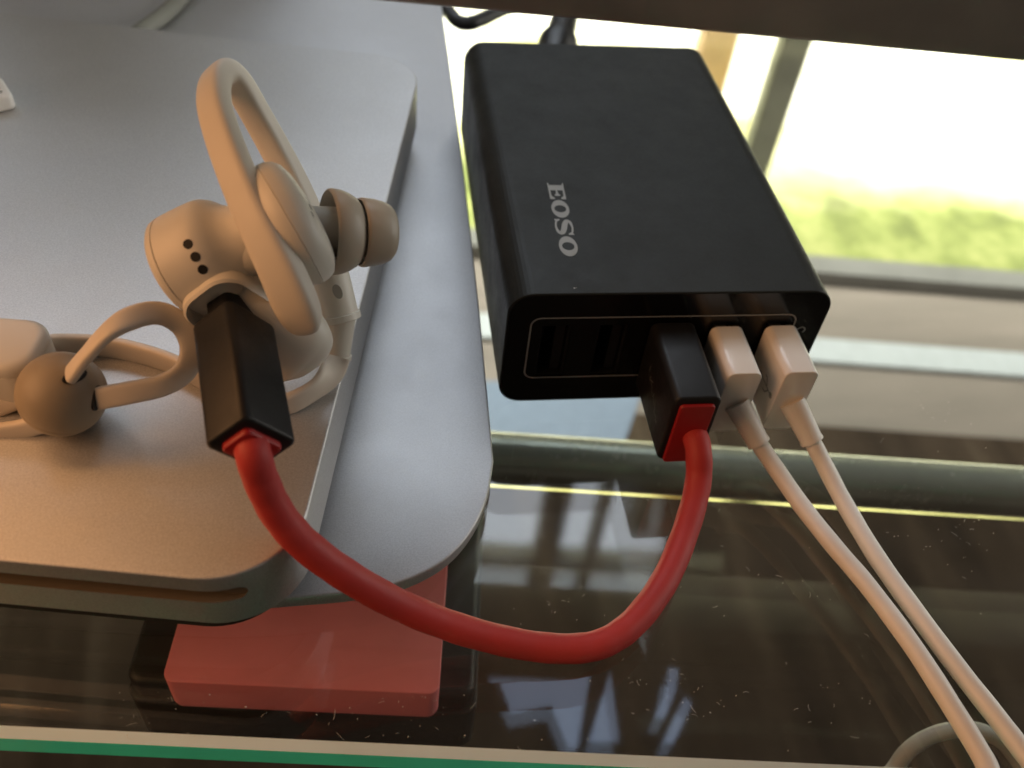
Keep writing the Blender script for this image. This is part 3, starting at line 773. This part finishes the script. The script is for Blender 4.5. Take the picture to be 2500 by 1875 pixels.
path = [PB - ax_p * 1, PB + ax_p * 1.5, at_z(641, 1180, 32.5), at_z(684, 1262, 27.5), at_z(752, 1336, 22.6), at_z(858, 1412, 17.0), at_z(990, 1484, 11.0), at_z(1140, 1541, 6.2), at_z(1290, 1576, 3.4),
        at_z(1410, 1583, 2.5), at_z(1490, 1562, 2.3), at_z(1562, 1504, 2.3), at_z(1628, 1408, 2.5), at_z(1676, 1290, 3.8), at_z(1704, 1180, 6.6), end + Vector((0.2, -2.6, -0.7)), end + Vector((0, 1, 0))]
bm = new(); tube(bm, [Vector(p) for p in spline(path, 10)], 2.2, 28); finish('cord', bm, 'red_cord', rc)

# ------------------------------------------------------------------ earphones
ep = thing('earphones', at_z(745, 925, ZD), 'off-white sport earphone with ear hook, taupe tip and flat cord, standing on the drive', 'earphones')
# control box at the left
r0 = at_z(132, 800, ZD + 4); r1 = at_z(0, 790, ZD + 4); rdv = Vector((r0.x - r1.x, r0.y - r1.y, 0)).normalized()
back_y = at_z(60, 772, ZD + 9.2)
Rr_ = frame((0, 0, 1), rdv); pv = Vector((-rdv.y, rdv.x, 0))
RL, RW, RH = 34.0, 10.5, 9.0
q = Vector((at_z(138, 850, ZD + 5).x, 0, 0))
cR = Vector((back_y.x, back_y.y, 0)); cR = cR - pv * (RW/2 - 0.2)
shift = at_z(140, 850, ZD + 5).dot(rdv) - cR.dot(rdv) - RL/2
cR = cR + rdv * shift; cR.z = ZD + 0.05
bm = new(); prism(bm, cR, Rr_, rrect(RL, RW, 3.6, 8), RH - 2.0, 1.0, 0.12); rem = finish('remote_box', bm, 'ear_white', ep)
bm = new(); prism(bm, cR + Vector((0, 0, RH - 1.95)), Rr_, rrect(RL, RW, 3.6, 8), 1.95, 0.12, 1.3, 5); finish('remote_lid', bm, 'ear_white', rem)

# speaker cap
cE, cI = at_d(449, 652, 127.6), at_d(548, 606, 126.2)
axc = (cI - cE).normalized(); lc = (cI - cE).length
bm = new(); lathe(bm, cE, axc, [(-1.0, 0.01), (-1.0, 6.5), (-0.88, 7.0), (-0.55, 7.35), (0.0, 7.5), (0.4, 7.55), (0.5, 7.36), (0.6, 7.55), (2.0, 7.6), (4.0, 7.6), (lc - 1.0, 7.55), (lc - 0.2, 7.35), (lc + 0.6, 6.9), (lc + 1.3, 6.3), (lc + 2.0, 5.6), (lc + 2.9, 5.05), (lc + 4.0, 4.75), (lc + 5.2, 4.65), (lc + 5.4, 4.0), (lc + 5.5, 0.01)], 64, caps=False); cap = finish('speaker_cap', bm, 'ear_white', ep)
# neck from cap to pod
pod_c = at_d(714, 546, 124.8)
pod_ax = cam_dir(0.85, 0.50, -0.16).normalized()
bm = new()
nk = [cI - axc * 3, cI + axc * 0.8, (cI * 0.5 + pod_c * 0.5), pod_c - pod_ax * 1.0]
nk = [Vector(p) for p in spline(nk, 8)]
sc_ = [(0.74 + 0.22 * (i / (len(nk) - 1)), ) * 2 for i in range(len(nk))]
sweep(bm, nk, superellipse(6.0, 5.2, 2.2, 36), cam_dir(0.5, 0.86, 0), scale=sc_); finish('neck', bm, 'ear_white', ep)
# pod: thick rounded disc
prof = [(-3.6, 0.01), (-3.5, 5.5), (-3.2, 7.2), (-2.5, 8.25), (-1.3, 8.8), (-0.55, 8.95), (-0.45, 8.82), (-0.35, 8.95), (0.6, 8.85), (1.7, 8.4), (2.5, 7.5), (3.0, 6.0), (3.3, 3.6), (3.35, 0.01)]
bm = new(); lathe(bm, pod_c, pod_ax, prof, 64, caps=False)
pod = finish('speaker_pod', bm, 'ear_white', ep)
# ear tip on its nozzle
nz = cam_dir(0.90, 0.055, -0.44).normalized()
n0 = at_d(745, 565, 126.0)
fl = (at_d(812, 565, 126.0) - n0).dot(nz)
prof = [(-2, 3.55), (fl + 0.6, 3.5), (fl + 2.2, 3.45), (fl + 2.4, 3.9), (fl + 0.9, 5.15), (fl + 0.1, 5.5), (fl - 0.25, 5.7), (fl - 0.1, 5.95), (fl + 0.3, 6.05), (fl + 1.5, 5.9), (fl + 2.6, 5.5), (fl + 3.5, 4.95), (fl + 4.1, 4.3), (fl + 4.4, 3.6),
        (fl + 4.5, 3.3), (fl + 6.0, 3.3), (fl + 5.5, 4.1), (fl + 4.6, 4.45), (fl + 4.25, 4.62), (fl + 4.4, 4.85), (fl + 4.8, 4.92), (fl + 6.2, 4.8), (fl + 7.6, 4.5), (fl + 8.6, 4.05), (fl + 9.1, 3.5), (fl + 9.2, 2.8), (fl + 9.0, 2.2), (fl + 7, 2.0)]
i_st = 3
bm = new(); lathe(bm, n0, nz, prof[:3], 48, caps=False); finish('nozzle', bm, 'ear_white', ep)
bm = new(); lathe(bm, n0, nz, [(fl + 1.2, 3.56)] + prof[2:], 64, caps=False); tip = finish('ear_tip', bm, 'ear_tip', ep, angle=60)
# sound slits on the pod, mic holes on the cap
def surf(o, u, v, off):
    dg = bpy.context.evaluated_depsgraph_get()
    bvh = BVHTree.FromPolygons([x_.co.copy() for x_ in o.data.vertices], [tuple(p.vertices) for p in o.data.polygons])
    b_ = BASE[o.name]
    h, n, _, _ = bvh.ray_cast((CAM - b_) * MM, ray(u, v).normalized())
    if h is None: return None, None
    if n.dot(ray(u, v)) > 0: n = -n
    return h / MM + b_ + n.normalized() * off, n.normalized()
def disc(name, o, u, v, r, mat, off=0.03, squash=1.0, hint=None, deep=None):
    p, n = surf(o, u, v, off)
    if p is None: return
    R3 = frame(n, hint if hint is not None else cam_dir(0.43, -0.9, 0)); bm = new()
    lathe(bm, p - n * 0.5, n, [(0, 0.001), (0, r), (0.5, r), (0.5, 0.001)], 20, hint=hint if hint is not None else cam_dir(0.43, -0.9, 0), caps=False)
    if squash != 1.0:
        for v_ in bm.verts:
            l = R3.transposed() @ (v_.co - p); l.y *= squash; v_.co = p + R3 @ l
    return finish(name, bm, mat, o)
for u_, v_ in ((459, 596), (477, 627), (495, 658)): disc('mic_hole', cap, u_, v_, 0.66, 'hole', 0.03)
for u_, v_ in ((745, 470), (752, 488), (758, 506), (763, 523)): disc('sound_slit', pod, u_, v_, 0.45, 'hole', 0.02, 0.35)
# lower paddle that carries hook and charging port
pd = [(Vector(at_d(530, 690, 127.5)), 4.2), (Vector(at_d(595, 740, 128.5)), 5.6), (Vector(at_d(660, 800, 130)), 6.4), (Vector(at_d(718, 846, 131.5)), 6.2), (Vector(at_d(748, 868, 132.5)), 5.2), (Vector(at_d(766, 884, 133.2)), 3.4), (Vector(at_d(772, 890, 133.5)), 0.6)]
sp = spline([(*p, r) for p, r in pd], 8)
bm = new(); sweep(bm, [Vector(s[:3]) for s in sp], superellipse(1.0, 0.62, 2.3, 36), cam_dir(0.55, 0.75, 0.3), scale=[(max(s[3], .2),) * 2 for s in sp]); finish('paddle', bm, 'ear_white', ep)
# charging port lip round the nose of the plug
bm = new()
o1 = rrect(10.2, 11.8, 3.6, 8); rings = []
for z_, k in ((-8.5, 0.70), (-4.5, 0.90), (-1.6, 1.0), (-0.6, 1.0), (-0.25, 0.95), (-0.6, 0.89), (-2.5, 0.84)):
    rings.append([PT - ax_p * 1.9 + Rp @ Vector((a * k, b * k, z_)) for a, b in o1])
loft(bm, rings); finish('port_lip', bm, 'ear_white', ep)
# ear hook
hk = [(752, 806, 123.5, 1.0, 1.0), (744, 790, 122.6, 2.2, 1.5), (722, 742, 120.8, 2.75, 1.85), (690, 668, 119.2, 2.7, 1.9), (650, 585, 118.4, 2.5, 1.85), (610, 500, 118.6, 2.35, 1.8), (572, 410, 119.6, 2.25, 1.75), (538, 315, 121.4, 2.15, 1.7),
      (522, 245, 123.4, 2.1, 1.7), (528, 196, 125.6, 2.05, 1.75), (552, 182, 127.6, 1.95, 1.8), (583, 208, 129.6, 1.85, 1.8), (622, 274, 131.8, 1.85, 1.8), (668, 356, 134.0, 1.9, 1.85), (718, 452, 136.0, 1.95, 1.9), (765, 560, 137.8, 2.1, 2.05), (795, 640, 138.6, 2.5, 2.45), (806, 668, 138.8, 2.8, 2.75)]
sp = []
for u_, v_, d_, a_, b_ in hk: sp.append((*at_d(u_, v_, d_), a_, b_))
sp = spline(sp, 10)
bm = new(); sweep(bm, [Vector(s[:3]) for s in sp], superellipse(1.0, 1.0, 3.5, 36), cam_dir(0.80, 0.42, 0.42), scale=[(s[3] * 1.1, s[4]) for s in sp]); finish('ear_hook', bm, 'ear_rubber', ep)
# cord end of the hook
k0, k1 = at_d(806, 668, 138.8), at_d(832, 782, 140.8)
axk = (k1 - k0); lk = axk.length
bm = new(); lathe(bm, k0, axk, [(-0.6, 2.2), (-0.2, 2.7), (0.3, 2.85), (lk - 1.1, 2.95), (lk - 1.0, 3.2), (lk - 0.1, 3.25), (lk, 3.15), (lk + 0.02, 2.4), (lk - 0.4, 2.1)], 40); hs = finish('cord_sleeve', bm, 'ear_white', ep)
disc('side_mark', hs, 824, 712, 1.15, 'mark', 0.04, 0.6)
k2 = at_d(822, 872, 142.8)
axr = (k2 - k1); lr = axr.length
bm = new(); lathe(bm, k1 - axr.normalized() * 0.6, axr, [(0, 2.25), (lr * 0.6, 2.15), (lr, 2.05), (lr + 0.15, 2.3), (lr + 0.7, 2.35), (lr + 0.78, 1.6), (lr + 0.3, 1.3)], 32); finish('strain_relief', bm, 'ear_white', ep)
# flat cord, standing on its edge along the drive
def ribbon(name, pts, ups, w=4.0, t=1.6, mat='ear_cord'):
    full = [(*p, *u_) for p, u_ in zip(pts, ups)]
    sp = spline(full, 9); bm = new()
    sweep(bm, [Vector(s[:3]) for s in sp], superellipse(w/2, t/2, 3.2, 20), [Vector(s[3:]) for s in sp]); return finish(name, bm, mat, ep)
Zc = ZD + 1.75; up = Vector((0, 0, 1)); tilt = cam_dir(0.7, 0.5, 0.3)
px = [(822, 874, 1.9), (808, 910, 1.0), (770, 950, .6), (705, 985, .2), (640, 990, .0), (570, 968, 0), (500, 930, 0), (425, 890, 0), (340, 862, 0), (250, 845, 0.1), (150, 842, .8), (100, 850, 1.2)]
ribbon('flat_cord', [at_z(u_, v_, Zc + dz) for u_, v_, dz in px], [cam_dir(-0.9, -0.3, 0.2) if i == 0 else (cam_dir(-.6, .5, .5) if i == 1 else up) for i in range(len(px))])
# slider bead and its loop
Rb = 5.85
bcx = at_z(152, 962, ZD + Rb)
bm = new(); lathe(bm, bcx, cam_dir(0.5, 0.8, 0.4), [(Rb * -math.cos(t), max(0.01, Rb * math.sin(t)) * (0.965 if abs(t - 1.05) < 0.03 else 1)) for t in [i * math.pi / 48 for i in range(49)]], 56, caps=False); bead = finish('slider_bead', bm, 'bead', ep, angle=70)
disc('cord_slot', bead, 183, 918, 1.75, 'hole', 0.02, 0.5, cam_dir(0.8, 0.55, 0))
disc('cord_slot', bead, 238, 972, 1.75, 'hole', 0.02, 0.5, cam_dir(0.55, 0.8, 0))
lo = [(172, 916, 121.0), (210, 868, 119.5), (262, 812, 119.0), (325, 775, 121.0), (390, 765, 123.5), (445, 795, 125.5), (468, 850, 126.0), (452, 905, 125.5), (400, 940, 124.5), (320, 958, 123.6), (255, 970, 123.6), (215, 978, 124.5)]
wv = [cam_dir(0.7, -0.1, 0.7), cam_dir(0.7, 0.0, 0.7), cam_dir(0.55, -0.5, 0.6), cam_dir(0.2, -0.9, 0.3), cam_dir(-0.1, -0.95, 0.2), cam_dir(-0.75, -0.55, 0.3), cam_dir(-0.85, 0.1, 0.45), cam_dir(-0.6, 0.5, 0.6), cam_dir(-0.2, 0.75, 0.6), cam_dir(-0.05, 0.9, 0.4), cam_dir(0, .95, .3), cam_dir(0, 1, .2)]
ribbon('cord_loop', [at_d(*p) for p in lo], wv, 3.2, 1.5)
ribbon('cord_end', [at_d(110, 950, 128.5), at_d(60, 966, 128.5), at_d(0, 990, 128.5), at_d(-60, 1010, 128), at_z(-200, 1035, Zc), at_z(-420, 1010, Zc), at_z(-560, 930, Zc)], [cam_dir(0, 1, .4)] * 7, 3.0, 1.5)
ribbon('cord_end', [at_d(150, 1018, 125.6), at_d(110, 1032, 126), at_d(50, 1048, 126.5), at_d(-10, 1056, 126.5), at_d(-60, 1060, 126.5), at_z(-220, 1095, Zc), at_z(-450, 1100, Zc), at_z(-620, 1040, Zc)], [cam_dir(0, .8, .7)] * 8, 3.0, 1.5)
